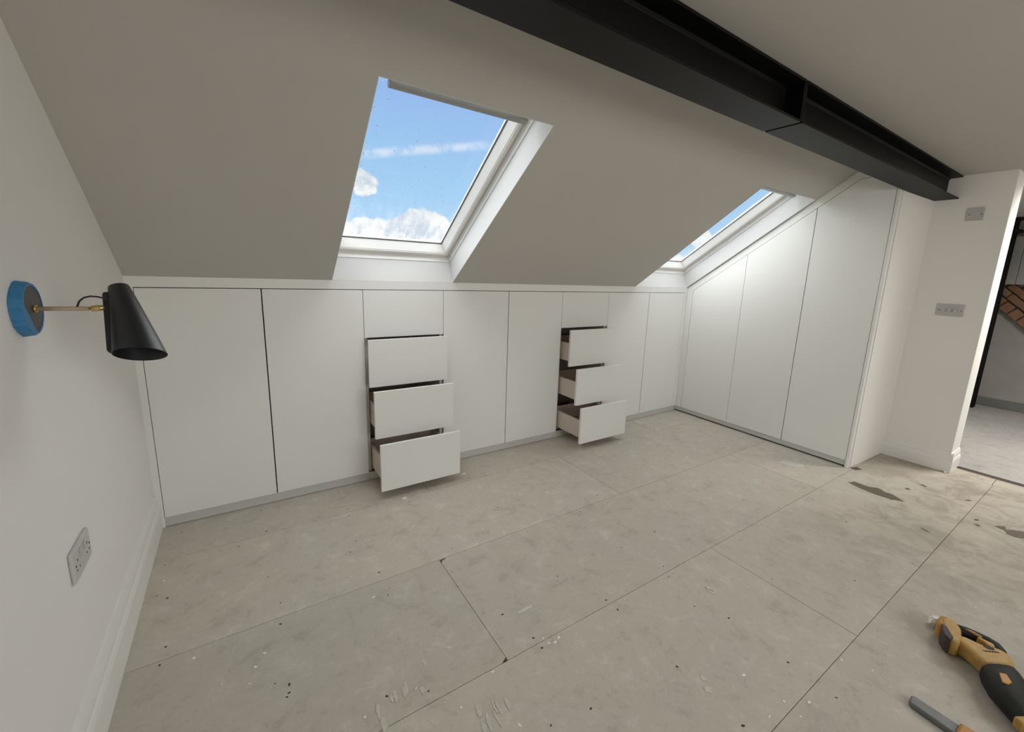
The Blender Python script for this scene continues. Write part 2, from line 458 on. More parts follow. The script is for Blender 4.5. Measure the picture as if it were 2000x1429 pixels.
for a, b in ((WX0, WX0 + 0.05), ((WX0 + WX1) / 2 - 0.03, (WX0 + WX1) / 2 + 0.03), (WX1 - 0.05, WX1)):
    box('mullion', (a, b), (YB - 0.10, YB - 0.05), (WZ0, WZ1), 'pvc', w3, 0.003)
for a, b in ((WZ0, WZ0 + 0.05), (WZ1 - 0.05, WZ1)):
    box('rail', (WX0 + 0.05, WX1 - 0.05), (YB - 0.095, YB - 0.055), (a, b), 'pvc', w3, 0.003)

# flat ceiling with an invented rooflight opening for the added landing lamp
cx_ = [-0.12, 5.05, 5.90, 7.8]
cid = {}; cv = []; cf = []
for lay, z in ((0, ZC), (1, ZC + 0.12)):
    for i, x in enumerate(cx_):
        for j, y in enumerate([YB - 0.12, -2.98, -2.15, YC]):
            cid[(lay, i, j)] = len(cv); cv.append((x, y, z))
cf = slab_faces(cid, 3, 3, {(1, 1)})
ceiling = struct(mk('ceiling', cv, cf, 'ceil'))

# sloped ceiling: a board with two openings for the roof windows
W1 = (0.862, 1.594); W2 = (3.325, 4.070); WA = (-0.004, 1.247)
TS = 0.128
gx = [-0.12, W1[0], W1[1], W2[0], W2[1], 7.8]
ga = [-0.85, WA[0], WA[1], -YC * nlen + 0.10]
vid = {}; vv = []; ff = []
for lay, o in ((0, 0.0), (1, TS)):
    for i, x in enumerate(gx):
        for j, a in enumerate(ga):
            vid[(lay, i, j)] = len(vv); vv.append(slope_pt(x, a + (0.037 if lay == 1 and j == 1 else 0.0), o))
hole = {(1, 1), (3, 1)}
for i in range(5):
    for j in range(3):
        if (i, j) in hole:
            c = [(i, j), (i + 1, j), (i + 1, j + 1), (i, j + 1)]
            for k in range(4):
                p, q = c[k], c[(k + 1) % 4]
                ff.append((vid[(0, *p)], vid[(0, *q)], vid[(1, *q)], vid[(1, *p)]))
        else:
            for lay in (0, 1):
                ff.append(tuple(vid[(lay, *p)] for p in ((i, j), (i + 1, j), (i + 1, j + 1), (i, j + 1))))
for i in range(5):
    for j in (0, 3): ff.append((vid[(0, i, j)], vid[(0, i + 1, j)], vid[(1, i + 1, j)], vid[(1, i, j)]))
for j in range(3):
    for i in (0, 5): ff.append((vid[(0, i, j)], vid[(0, i, j + 1)], vid[(1, i, j + 1)], vid[(1, i, j)]))
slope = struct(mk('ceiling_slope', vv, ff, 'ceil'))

# skirting boards
def profile(t, h): return [(0, 0), (t, 0), (t, 0.56 * h), (0.93 * t, 0.60 * h), (0.80 * t, 0.66 * h), (0.62 * t, 0.70 * h), (0.66 * t, 0.74 * h), (0.60 * t, 0.82 * h), (0.42 * t, 0.92 * h), (0.22 * t, h), (0, h)]
struct(prism('baseboard_left', [(p[0] - 0.0, p[1]) for p in profile(0.018, 0.18)], 'y', YB, -0.001, 'trim'))
br = [(p[0], p[1]) for p in profile(0.018, 0.148)]
struct(prism('baseboard_right', [(XR - p[0], p[1]) for p in br], 'y', -1.966, -1.554, 'trim'))
struct(prism('baseboard_jamb', [(-1.95 - p[0], p[1]) for p in br], 'x', XR - 0.012, XR + TH, 'trim'))

# ------------------------------------------------------------------ trims around the fitted cupboards
G = [0.0295, 0.5218, 1.0250, 1.5265, 2.0264, 2.5184, 3.0201, 3.5279, 4.0293]
struct(prism('trim_1', [(0.0, DT + 0.004), (0.018, DT + 0.004), (0.018, zs(0.018) - 0.001), (0.0, zs(0) - 0.001)], 'x', 0.0, XW, 'door'))
struct(box('trim_2', (0.0, G[0] - 0.001), (0.0, 0.018), (0.0, DT + 0.004), 'door', bev=0.001))
struct(box('trim_3', (G[8] + 0.001, XW), (0.0, 0.018), (DB, DT + 0.004), 'door', bev=0.001))
H0 = 1.1829
D = [-0.0663, -0.5591, -1.0483, -1.511]
def zdoor(y): return H0 - SL * y
YF, ZF = -1.300, 2.064                       # door tops turn level here, just under the ceiling
struct(prism('trim_4', [(D[0] + 0.0015, DB), (-0.0005, DB), (-0.0005, zdoor(0)), (D[0] + 0.0015, zdoor(D[0]))], 'x', XW, XW + 0.018, 'door'))
struct(prism('trim_5', [(-0.0005, zdoor(0) + 0.0005), (D[0] + 0.0015, zdoor(D[0]) + 0.0005), (D[0], zdoor(D[0]) + 0.003), (YF, ZF + 0.003), (-1.531, ZF + 0.003), (-1.531, ZC - 0.001), (YC, ZC - 0.001), (-0.0005, zs(0) - 0.002)], 'x', XW, XW + 0.018, 'door'))

# ------------------------------------------------------------------ fitted cupboards, low row
CD = 0.42                                    # carcass depth
def ztop(y): return min(DT - 0.002, zs(y) - 0.03)
def carcass(t, x0, x1, colour='carcass', edge='edge'):
    x0 += 0.0015; x1 -= 0.0015
    yb = 0.022
    prof = [(yb, DB + 0.002), (yb + CD, DB + 0.002), (yb + CD, ztop(yb + CD)), (0.06, ztop(0.06)), (yb, ztop(0.06))]
    prism('side_panel', prof, 'x', x0, x0 + 0.018, edge, t)
    prism('side_panel', prof, 'x', x1 - 0.018, x1, edge, t)
    box('base_panel', (x0 + 0.018, x1 - 0.018), (yb + 0.01, yb + CD), (DB + 0.004, DB + 0.022), colour, t)
    box('back_panel', (x0 + 0.018, x1 - 0.018), (yb + CD - 0.012, yb + CD - 0.002), (DB + 0.022, ztop(yb + CD) - 0.02), colour, t)
    prism('top_panel', [(yb, ztop(0.06) - 0.018), (yb + CD, ztop(yb + CD) - 0.018), (yb + CD, ztop(yb + CD) - 0.001), (0.06, ztop(0.06) - 0.001), (yb, ztop(0.06) - 0.001)], 'x', x0 + 0.018, x1 - 0.018, colour, t)

def double_unit(x0, xm, x1, label, group):
    t = thing(empty('cupboard', ((x0 + x1) / 2, 0.2, DB)), label, 'cupboard', group)
    carcass(t, x0, x1)
    box('door', (x0 + 0.0014, xm - 0.0027), (0.0, 0.019), (DB, DT), 'door', t, 0.001)
    box('door', (xm + 0.0027, x1 - 0.0014), (0.0, 0.019), (DB, DT), 'door', t, 0.001)
    return t

def drawer_unit(x0, x1, pulls, label):
    t = thing(empty('drawer_unit', ((x0 + x1) / 2, 0.2, DB)), label, 'drawer unit', 'fitted drawer units in the low row')
    carcass(t, x0, x1)
    box('fixed_front', (x0 + 0.0014, x1 - 0.0014), (0.0, 0.019), (0.917, DT), 'door', t, 0.001)
    a, b = x0 + 0.024, x1 - 0.024
    for (z0, z1), p in zip(((0.627, 0.9135), (0.338, 0.624), (0.049, 0.334)), pulls):
        yf = -p
        bz0, bz1 = z0 + 0.037, z1 - 0.108
        # the open-topped drawer box, one hollow mesh
        th = 0.014; y0, y1 = yf + 0.019, yf + 0.019 + 0.40
        o = [(a, y0), (b, y0), (b, y1), (a, y1)]; i = [(a + th, y0 + 0.002), (b - th, y0 + 0.002), (b - th, y1 - th), (a + th, y1 - th)]
        v = [(*q, bz0) for q in o] + [(*q, bz1) for q in o] + [(*q, bz1) for q in i] + [(*q, bz0 + 0.012) for q in i]
        f = [(0, 1, 2, 3)] + [(k, (k + 1) % 4, 4 + (k + 1) % 4, 4 + k) for k in range(4)] + [(4 + k, 4 + (k + 1) % 4, 8 + (k + 1) % 4, 8 + k) for k in range(4)] + [(8 + k, 8 + (k + 1) % 4, 12 + (k + 1) % 4, 12 + k) for k in range(4)] + [(12, 13, 14, 15)]
        d = mk('drawer', v, f, 'drawer', t)
        box('drawer_front', (x0 + 0.003, x1 - 0.003), (yf, yf + 0.019), (z0, z1), 'door', d, 0.001)
        box('drawer_shade_sheet', (a + th, b - th), (y0 + 0.003, y1 - th), (bz0 + 0.012, bz0 + 0.014), 'drawer_in', d)  # thin dark sheet carrying the painted inside shade
        for q in ((a - 0.0045, a - 0.0005), (b + 0.0005, b + 0.0045)):
            box('runner', q, (0.03, y1 - 0.02), (bz0 + 0.01, bz0 + 0.045), 'runner', d)
    return t

cg = 'fitted double cupboards in the low row'
double_unit(G[0], G[1], G[2], 'white handleless double cupboard nearest the black wall lamp', cg)
drawer_unit(G[2], G[3], (0.074, 0.176, 0.276), 'white drawer unit under the big roof window, drawers staggered open')
double_unit(G[3], G[4], G[5], 'white handleless double cupboard standing between the two open drawer units', cg)
drawer_unit(G[5], G[6], (0.122, 0.224, 0.297), 'white drawer unit near the room corner with its three drawers pulled out furthest')
double_unit(G[6], G[7], G[8], 'narrow-looking white double cupboard in the corner beside the tall sloped wardrobes', cg)

thing(box('plinth', (0.020, XW + 0.006), (0.006, 0.022), (0.002, DB - 0.002), 'plinth', bev=0.001), 'long grey plinth board running under the low row of cupboards', 'plinth', 'grey cupboard plinths')
thing(box('plinth', (XW + 0.006, XW + 0.022), (-1.510, 0.004), (0.013, DB - 0.002), 'plinth', bev=0.001), 'grey plinth board under the tall sloped wardrobes, dark gap beneath it', 'plinth', 'grey cupboard plinths')

# ------------------------------------------------------------------ tall wardrobes under the slope
def wardrobe(y0, y1, ms, label, end=False):
    t = thing(empty('wardrobe', (XW + 0.3, (y0 + y1) / 2, DB)), label, 'wardrobe', 'tall fitted wardrobes under the slope')
    xa, xb = XW + 0.022, XR - 0.006
    for a in (y0 - 0.0015, y1 + 0.0195):
        yy = a - 0.018
        zt = min(zdoor(a) - 0.02, ZF - 0.01)
        box('side_panel', (xa, xb), (yy, a), (DB + 0.002, zt), 'edge', t)
    box('base_panel', (xa + 0.01, xb), (y1 + 0.02, y0 - 0.02), (DB + 0.004, DB + 0.022), 'carcass', t)
    box('back_panel', (xb - 0.012, xb - 0.002), (y1 + 0.02, y0 - 0.02), (DB + 0.022, zdoor(y0) - 0.05), 'carcass', t)
    top = [(y0 - 0.02, zdoor(y0 - 0.02) - 0.02), (max(y1 + 0.02, YF), zdoor(max(y1 + 0.02, YF)) - 0.02)]
    if y1 + 0.02 < YF: top.append((y1 + 0.02, ZF - 0.02))
    prism('top_panel', top + [(p[0], p[1] - 0.018) for p in reversed(top)], 'x', xa, xb, 'carcass', t)
    ms = [y0] + ms + [y1]
    for k in range(len(ms) - 1):
        a, b = ms[k], ms[k + 1]
        ga_ = 0.0014 if k == 0 else 0.0027
        gb_ = 0.0014 if k == len(ms) - 2 else 0.0027
        a -= ga_; b += gb_
        pts = [(a, DB), (a, zdoor(a)), (max(b, YF), zdoor(max(b, YF)))]
        if b < YF: pts = [(a, DB), (a, zdoor(a)), (YF, ZF), (b, ZF)]
        pts.append((b, DB))
        prism('door', pts, 'x', XW, XW + 0.019, 'door', t, 0.001)
    if end:
        box('end_panel', (XW - 0.004, XW + 0.036), (-1.531, -1.513), (0.0, ZC - 0.002), 'door', t, 0.001)
    return t
wardrobe(D[0], D[1], [], 'shortest single-door white wardrobe with sloping top in the room corner')
wardrobe(D[1], D[3], [D[2]], 'tallest white two-door wardrobe with sloping top, its end panel beside the wall switches', True)

# ------------------------------------------------------------------ roof windows
def local_frame(x, a):
    """object matrix: local x along the room, local y down the slope, local z out of the room"""
    o = slope_pt(x, a, 0)
    m = Matrix.Identity(4)
    for r in range(3):
        m[r][0] = (1, 0, 0)[r]; m[r][1] = -TUP[r]; m[r][2] = NOUT[r]; m[r][3] = o[r]
    return m
WB = 0.037                                   # the lower reveal splays up towards the glass
LW, LH = W1[1] - W1[0], WA[1] - WA[0]
def ring(name, prof, mat, parent, w=LW, h=LH):
    """mitred frame; prof = list of (inset, out); local y runs down, origin at the lower-left corner of the opening"""
    v, f = [], []
    n = len(prof)
    for d, o in prof:
        for cx, cy in ((d, -d - WB * min(1, o / 0.126)), (w - d, -d - WB * min(1, o / 0.126)), (w - d, -(h - d)), (d, -(h - d))):
            v.append((cx, cy, o))
    for k in range(n):
        k2 = (k + 1) % n
        for c in range(4):
            c2 = (c + 1) % 4
            f.append((k * 4 + c, k * 4 + c2, k2 * 4 + c2, k2 * 4 + c))
    return mk(name, v, f, mat, parent, local=True)

def droplets(parent, n, z):
    v, f = [], []
    k = 0
    while k < n:
        x = random.uniform(0.066, LW - 0.066); y = random.uniform(0.104, LH - 0.07)
        edge = min(x - 0.066, LW - 0.066 - x)
        keep = 0.10 + 0.9 * math.exp(-edge / 0.045) * (0.35 + 0.65 * (1 - y / LH)) + 0.5 * math.exp(-(y - 0.1) / 0.14)
        if random.random() > keep: continue
        k += 1
        r = random.uniform(0.0007, 0.0018) if random.random() < 0.9 else random.uniform(0.002, 0.0028)
        st = random.uniform(0.9, 1.6)
        b = len(v)
        for i in range(8):
            a = i * math.pi / 4
            v.append((x + r * math.cos(a), -y + r * st * math.sin(a), z))
        for i in range(8):
            a = i * math.pi / 4
            v.append((x + 0.62 * r * math.cos(a), -y + 0.62 * r * st * math.sin(a), z + 0.25 * r))
        v.append((x, -y, z + 0.35 * r))
        for i in range(8):
            j = (i + 1) % 8
            f += [(b + i, b + j, b + 8 + j, b + 8 + i), (b + 8 + i, b + 8 + j, b + 16)]
        f.append(tuple(b + i for i in range(8)))
    me = bpy.data.meshes.new('raindrops'); me.from_pydata(v, [], f)
    for p in me.polygons: p.use_smooth = True
    o = link('raindrops', me, 'water', parent); o['kind'] = 'stuff'
    return o

win1 = ring('window_1', [(-0.075, TS + 0.001), (0.0, TS + 0.001), (0.006, TS + 0.002), (0.008, TS + 0.005), (0.0105, 0.166), (0.0125, 0.172), (0.0125, 0.26), (-0.075, 0.26)], 'pvc', None)
struct(win1)
win1.matrix_world = local_frame(W1[0], WA[0])
ring('reveal_lining', [(-0.001, 0.0006), (0.0025, 0.0006), (0.0025, TS + 0.0005), (-0.001, TS + 0.0005)], 'lining', win1)
ring('sash', [(0.0155, 0.170), (0.0175, 0.1665), (0.037, 0.1645), (0.0395, 0.167), (0.0405, 0.171), (0.043, 0.173), (0.058, 0.230), (0.058, 0.252), (0.0155, 0.252)], 'pvc', win1)
ring('gasket', [(0.0572, 0.2295), (0.0605, 0.2295), (0.0605, 0.243), (0.0572, 0.243)], 'gasket', win1)
ring('glazing_bead', [(0.0600, 0.233), (0.0640, 0.2355), (0.0640, 0.241), (0.0600, 0.241)], 'pvc', win1)
pane = box('pane', (0.060, LW - 0.060), (-(LH - 0.060), -0.097), (0.236, 0.242), 'glass', win1, local=True)
droplets(pane, 700, 0.2421)
bar = prism('control_bar', [(-1.173, 0.100), (-1.169, 0.095), (-1.153, 0.095), (-1.147, 0.100), (-1.147, 0.114), (-1.153, 0.119), (-1.169, 0.119), (-1.173, 0.114)], 'x', 0.072, LW - 0.055, 'alu', win1, 0.002, local=True)
for x in (0.078, LW * 0.5, LW - 0.066):
    box('bracket', (x - 0.005, x + 0.005), (-1.225, -1.152), (0.117, 0.127), 'alu', bar, 0.002, local=True)
box('top_flap', (0.050, LW - 0.050), (-1.244, -1.222), (0.130, 0.163), 'pvc', win1, 0.003, local=True)
for x, a in ((LW - 0.0095, 0.075), (LW - 0.0095, LH - 0.09), (0.0095, 0.075), (0.0095, LH - 0.09)):
    disc('frame_screw', (x - 0.002 if x > 0.3 else x - 0.001, -a, 0.149), (1, 0, 0), 0.0045, 0.003, 'runner', win1, 10, local=True)

def copy_tree(o, parent=None):
    c = o.copy(); COL.objects.link(c)
    if parent is not None: c.parent = parent
    for ch in list(o.children): copy_tree(ch, c)
    return c
win2 = copy_tree(win1)
win2.name = 'window_2'
win2.matrix_world = local_frame(W2[0] + 0.0065, WA[0])

# ------------------------------------------------------------------ steel beam
bz, bt = 1.961, ZC - 0.0005
BY0, BY1 = -1.536, -1.686
beam = thing(empty('steel_beam', (2.34, (BY0 + BY1) / 2, bz)), 'long black-painted steel I-beam spliced near its middle, running under the ceiling', 'beam')
beam['kind'] = 'thing'
ym = (BY0 + BY1) / 2
def beam_length(x0, x1, dz):
    s = prism('beam_section', [(BY1, bz + dz), (BY0, bz + dz), (BY0, bz + dz + 0.009), (ym + 0.011, bz + dz + 0.011), (ym + 0.0035, bz + dz + 0.020), (ym + 0.0035, bt - 0.020), (ym + 0.011, bt - 0.011), (BY0, bt - 0.009), (BY0, bt),
        (BY1, bt), (BY1, bt - 0.009), (ym - 0.011, bt - 0.011), (ym - 0.0035, bt - 0.020), (ym - 0.0035, bz + dz + 0.020), (ym - 0.011, bz + dz + 0.011), (BY1, bz + dz + 0.009)], 'x', x0, x1, 'steel', beam, 0.0012, seg=1)
    return s
b1 = beam_length(-0.02, 2.327, 0.0)
b2 = beam_length(2.341, XR + 0.005, 0.0)
box('end_plate', (2.3215, 2.3325), (BY1 + 0.002, BY0 - 0.002), (bz + 0.006, bt), 'steel', b1, 0.001)
box('end_plate', (2.3355, 2.3465), (BY1 + 0.002, BY0 - 0.002), (bz + 0.006, bt), 'steel', b2, 0.001)

# ------------------------------------------------------------------ wall lamp
LY, LZ = -1.135, 1.206
lamp = thing(empty('wall_lamp', (0.0, LY, LZ)), 'black cone-shaded wall lamp on a brass arm, its disc edged with blue tape', 'lamp')
disc('wall_disc', (0.0, LY, LZ), (1, 0, 0), 0.0585, 0.021, 'disc', lamp, 40)
# ragged ring of masking tape wrapped round the disc and folded over its face
v, f = [], []
N = 56
rnd = random.Random(3)
for k in range(N):
    a = 2 * math.pi * k / N
    inner = 0.0545 + 0.002 * math.sin(3 * a + 1.0) + rnd.uniform(-0.0015, 0.0015)
    if 2.9 < a < 4.7: inner -= 0.020 * math.sin((a - 2.9) / 1.8 * math.pi) ** 0.7
    wob = rnd.uniform(-0.0012, 0.0016)
    for r, x in ((0.0635 + wob, 0.0005), (0.0605 + wob, 0.020), (0.0590, 0.0222), (inner, 0.0222), (inner, 0.0212), (0.0586, 0.0212), (0.0586, 0.0005)):
        v.append((x, LY + r * math.cos(a), LZ + r * math.sin(a)))
for k in range(N):
    k2 = (k + 1) % N
    for j in range(7):
        j2 = (j + 1) % 7
        f.append((k * 7 + j, k2 * 7 + j, k2 * 7 + j2, k * 7 + j2))
o = mk('masking_tape', v, f, 'tape', lamp); o['label'] = 'torn blue masking tape'
disc('arm_collar', (0.021, LY, LZ), (1, 0, 0), 0.0085, 0.006, 'brass', lamp, 16)
tube('arm', [(0.024, LY, LZ), (0.114, LY, LZ - 0.001)], 0.0052, 'rod', lamp, 14)
kn = tube('knuckle', [(0.113, LY, LZ - 0.001), (0.117, LY, LZ - 0.001), (0.119, LY, LZ - 0.001), (0.130, LY, LZ), (0.140, LY, LZ + 0.001), (0.143, LY, LZ + 0.001)], [0.003, 0.0045, 0.0072, 0.0078, 0.0062, 0.004], 'brass', lamp, 14)
disc('knuckle_screw', (0.131, LY - 0.0095, LZ), (0, 1, 0), 0.0045, 0.019, 'brass', kn, 12)
tube('lamp_cable', [(0.094, LY, LZ + 0.004), (0.099, LY, LZ + 0.017), (0.108, LY, LZ + 0.026), (0.120, LY, LZ + 0.0295), (0.133, LY, LZ + 0.028), (0.150, LY, LZ + 0.022)], 0.0021, 'cable', lamp, 8)
T0 = Vector((0.1665, LY + 0.042, LZ + 0.051)); M0 = Vector((0.205, LY - 0.052, LZ - 0.113))
ax = (M0 - T0).normalized()
u = Vector((1, 0, 0)); u = (u - ax * u.dot(ax)).normalized(); w = ax.cross(u)
L = (M0 - T0).length
r0, r1 = 0.0215, 0.0515
v, f = [], []
N = 40; th = 0.0012
prof = [(0.0, r0 - 0.004), (0.0, r0 - 0.001), (0.003, r0), (L * 0.25, r0 + (r1 - r0) * .25), (L * 0.5, r0 + (r1 - r0) * .5), (L * .75, r0 + (r1 - r0) * .75), (L, r1), (L, r1 - th), (L * 0.5, r0 + (r1 - r0) * .5 - th), (0.004, r0 - th)]
for d, r in prof:
    for k in range(N):
        a = 2 * math.pi * k / N
        v.append(T0 + ax * (d + 0.014 * math.cos(a) * (d / L) ** 2) + (u * math.cos(a) + w * math.sin(a)) * r)
for i in range(len(prof) - 1):
    for k in range(N): f.append((i * N + k, i * N + (k + 1) % N, (i + 1) * N + (k + 1) % N, (i + 1) * N + k))
f.append(tuple(range(N))); f.append(tuple(range((len(prof) - 1) * N, len(prof) * N)))
shade = mk('lamp_shade', v, f, 'shade', lamp)
for p in shade.data.polygons: p.use_smooth = len(p.vertices) == 4
shade.data.set_sharp_from_angle(angle=math.radians(40))
# folded seam fin down the back of the shade
fu = (-u)
fin = [T0 + ax * 0.012 + fu * (r0 - 0.004), T0 + ax * 0.012 + fu * (r0 + 0.010), T0 + ax * 0.018 + fu * (r0 + 0.013), T0 + ax * (L - 0.026) + fu * (r1 + 0.006), T0 + ax * (L - 0.020) + fu * (r1 + 0.004), T0 + ax * (L - 0.015) + fu * (r1 - 0.004)]
v = [p + w * 0.006 for p in fin] + [p - w * 0.006 for p in fin]
n = len(fin)
mk('seam_fin', v, [tuple(range(n)), tuple(range(2 * n - 1, n - 1, -1))] + [(i, (i + 1) % n, n + (i + 1) % n, n + i) for i in range(n)], 'shade', shade, 0.002)
bc = T0 + ax * (L * 0.66)
bl = tube('bulb', [bc - ax * 0.045, bc - ax * 0.028, bc - ax * 0.012, bc, bc + ax * 0.012, bc + ax * 0.019, bc + ax * 0.0215], [0.010, 0.011, 0.019, 0.022, 0.018, 0.010, 0.001], 'bulb', lamp, 20)

# ------------------------------------------------------------------ switches and sockets
SY, SZ = -1.064, 0.520
so = thing(empty('double_socket', (0.0, SY, SZ)), 'white double power socket low on the wall under the lamp', 'socket')
box('face_plate', (0.0, 0.010), (SY - 0.075, SY + 0.075), (SZ - 0.044, SZ + 0.044), 'plate_white', so, 0.004)
for dy in (-0.017, 0.017):
    box('rocker', (0.009, 0.0135), (SY + dy - 0.0075, SY + dy + 0.0075), (SZ + 0.008, SZ + 0.031), 'plate', so, 0.002)
for dy in (-0.044, 0.044):
    box('pin_hole', (0.0095, 0.0104), (SY + dy - 0.002, SY + dy + 0.002), (SZ + 0.006, SZ + 0.014), 'dark', so)
    for e_ in (-0.011, 0.011):
        box('pin_hole', (0.0095, 0.0104), (SY + dy + e_ - 0.0032, SY + dy + e_ + 0.0032), (SZ - 0.016, SZ - 0.012), 'dark', so)
for dy in (-0.0605, 0.0605):
    disc('plate_screw', (0.0098, SY + dy, SZ), (1, 0, 0), 0.003, 0.0008, 'dark', so, 10)

dm = thing(empty('dimmer_switch', (XR, -1.770, 1.185)), 'grey-white three-knob dimmer plate at waist height on the wall', 'switch')
box('face_plate', (XR - 0.007, XR), (-1.770 - 0.073, -1.770 + 0.073), (1.185 - 0.0435, 1.185 + 0.0435), 'plate', dm, 0.002)
for dy in (0.032, 0.0, -0.028):
    disc('knob', (XR - 0.021, -1.770 + dy, 1.185), (1, 0, 0), 0.0085, 0.015, 'plate_white', dm, 16)
for dy in (0.060, -0.060):
    disc('plate_screw', (XR - 0.0078, -1.770 + dy, 1.185), (1, 0, 0), 0.0032, 0.002, 'dark', dm, 10)
bp = thing(empty('blank_plate', (XR, -1.789, 1.848)), 'square blank wall plate high on the wall below the beam end', 'wall plate')
box('face_plate', (XR - 0.008, XR), (-1.789 - 0.043, -1.789 + 0.043), (1.848 - 0.043, 1.848 + 0.043), 'plate', bp, 0.002)
box('flex_outlet', (XR - 0.010, XR - 0.007), (-1.789 - 0.016, -1.789 - 0.004), (1.848 - 0.012, 1.848 + 0.012), 'plate_white', bp, 0.001)
for dy in (0.030, -0.030):
    disc('plate_screw', (XR - 0.0088, -1.789 + dy, 1.848), (1, 0, 0), 0.0035, 0.002, 'dark', bp, 10)

# ------------------------------------------------------------------ next room through the opening
XF = 7.65
struct(prism('wall_far', [(YB, -0.06), (0.0, -0.06), (0.0, zs(0) + 0.02), (YC, ZC + 0.02), (YB, ZC + 0.02)], 'x', XF, XF + 0.1, 'render'))
struct(box('baseboard_far', (XF - 0.02, XF), (YB, -0.9), (0.0, 0.105), 'greyskirt', bev=0.003))
struct(box('wall_side', (XR + TH, XF), (-0.9, -0.8), (-0.06, zs(-0.8) + 0.01), 'render'))
bulk = struct(empty('trim_6', (XF - 0.12, -1.6, 1.413)))
box('bulkhead_board', (XF - 0.15, XF), (-1.683, -0.95), (1.413, 1.926), 'bulkhead', bulk, 0.002)
box('bulkhead_board', (XF - 0.15, XF), (-2.6, -1.686), (1.413, 1.926), 'bulkhead', bulk, 0.002)
col = thing(empty('steel_column', (7.42, -1.545, 0)), 'black steel column in the next room, seen past the opening edge', 'column')
col['kind'] = 'thing'
prism('column_shaft', [(7.375, -1.615), (7.384, -1.615), (7.384, -1.549), (7.456, -1.549), (7.456, -1.615), (7.465, -1.615), (7.465, -1.475), (7.456, -1.475), (7.456, -1.541), (7.384, -1.541), (7.384, -1.475), (7.375, -1.475)], 'z', 0.0, 2.09, 'steel', col)
box('base_plate', (7.36, 7.48), (-1.617, -1.46), (0.0, 0.012), 'steel', col, 0.001)
prism('cap_plate', [(-1.46, 2.11), (-1.66, 2.11), (-1.60, 2.165 - 0.09), (-1.46, 2.06)], 'x', 7.36, 7.48, 'steel', col)
prism('haunch', [(-1.60, 2.0), (-1.66, 1.985), (-1.665, 1.965), (-1.60, 1.95)], 'x', 7.37, 7.47, 'steel', col)

brk = thing(empty('raking_brickwork', (XF, -1.7, 1.0)), 'exposed brown brick corbel raking down the next room wall below the bulkhead', 'brickwork')
e1 = Vector((0, -0.743, -0.669)); e2 = Vector((0, -0.669, 0.743))
base = Vector((XF, -1.583, 1.152)) - e1 * 0.32
def brick(s0, s1, t0, t1, proud):
    j = lambda: random.uniform(-0.004, 0.004)
    pts = [base + e1 * (s0 + j()) + e2 * (t0 + j()), base + e1 * (s1 + j()) + e2 * (t0 + j()), base + e1 * (s1 + j()) + e2 * (t1 + j()), base + e1 * (s0 + j()) + e2 * (t1 + j())]
    if min(p.z for p in pts) > 1.43 or max(p.z for p in pts) > 1.60: return
    v = [p + Vector((-proud, 0, 0)) for p in pts] + [p + Vector((-0.001, 0, 0)) for p in pts]
    mk('brick', v, [(0, 1, 2, 3), (4, 5, 6, 7)] + [(i, (i + 1) % 4, 4 + (i + 1) % 4, 4 + i) for i in range(4)], 'brick', brk, 0.006, seg=1)
for k in range(11): brick(k * 0.108, k * 0.108 + 0.098, 0.0, 0.104, 0.075 + random.uniform(-0.006, 0.006))
for k in range(5): brick(k * 0.226 + 0.06, k * 0.226 + 0.276, 0.114, 0.180, 0.075 + random.uniform(-0.006, 0.006))
for k in range(5): brick(k * 0.226 - 0.04, k * 0.226 + 0.176, 0.190, 0.256, 0.070 + random.uniform(-0.006, 0.006))
for k in range(5): brick(k * 0.226 + 0.06, k * 0.226 + 0.276, 0.266, 0.332, 0.070 + random.uniform(-0.006, 0.006))

# ------------------------------------------------------------------ reciprocating saw lying on its side
saw = thing(empty('reciprocating_saw', (2.50, -2.48, 0.0)), 'worn yellow and black cordless saw without battery lying on its side', 'power saw')
SZ0, SZ1 = 0.004, 0.066
prism('saw_body', [(2.523, -2.412), (2.556, -2.404), (2.575, -2.424), (2.580, -2.470), (2.600, -2.492), (2.612, -2.512), (2.602, -2.540), (2.545, -2.560), (2.470, -2.500), (2.488, -2.474), (2.510, -2.446)], 'z', SZ0 + 0.006, SZ1, 'yellow', saw, 0.016, seg=3)
ft = prism('battery_foot', [(2.640, -2.358), (2.640, -2.388), (2.600, -2.412), (2.545, -2.424), (2.505, -2.424), (2.500, -2.398), (2.556, -2.372), (2.605, -2.352)], 'z', SZ0, 0.070, 'yellow', saw, 0.010, seg=3)
prism('battery_rail', [(2.572, -2.361), (2.560, -2.380), (2.540, -2.392), (2.516, -2.406), (2.490, -2.402), (2.500, -2.388), (2.528, -2.372)], 'z', 0.010, 0.0725, 'contact', ft, 0.003)
prism('end_cap', [(2.640, -2.347), (2.642, -2.366), (2.600, -2.378), (2.560, -2.372), (2.566, -2.353), (2.605, -2.344)], 'z', 0.006, 0.066, 'orange', ft, 0.010, seg=3)
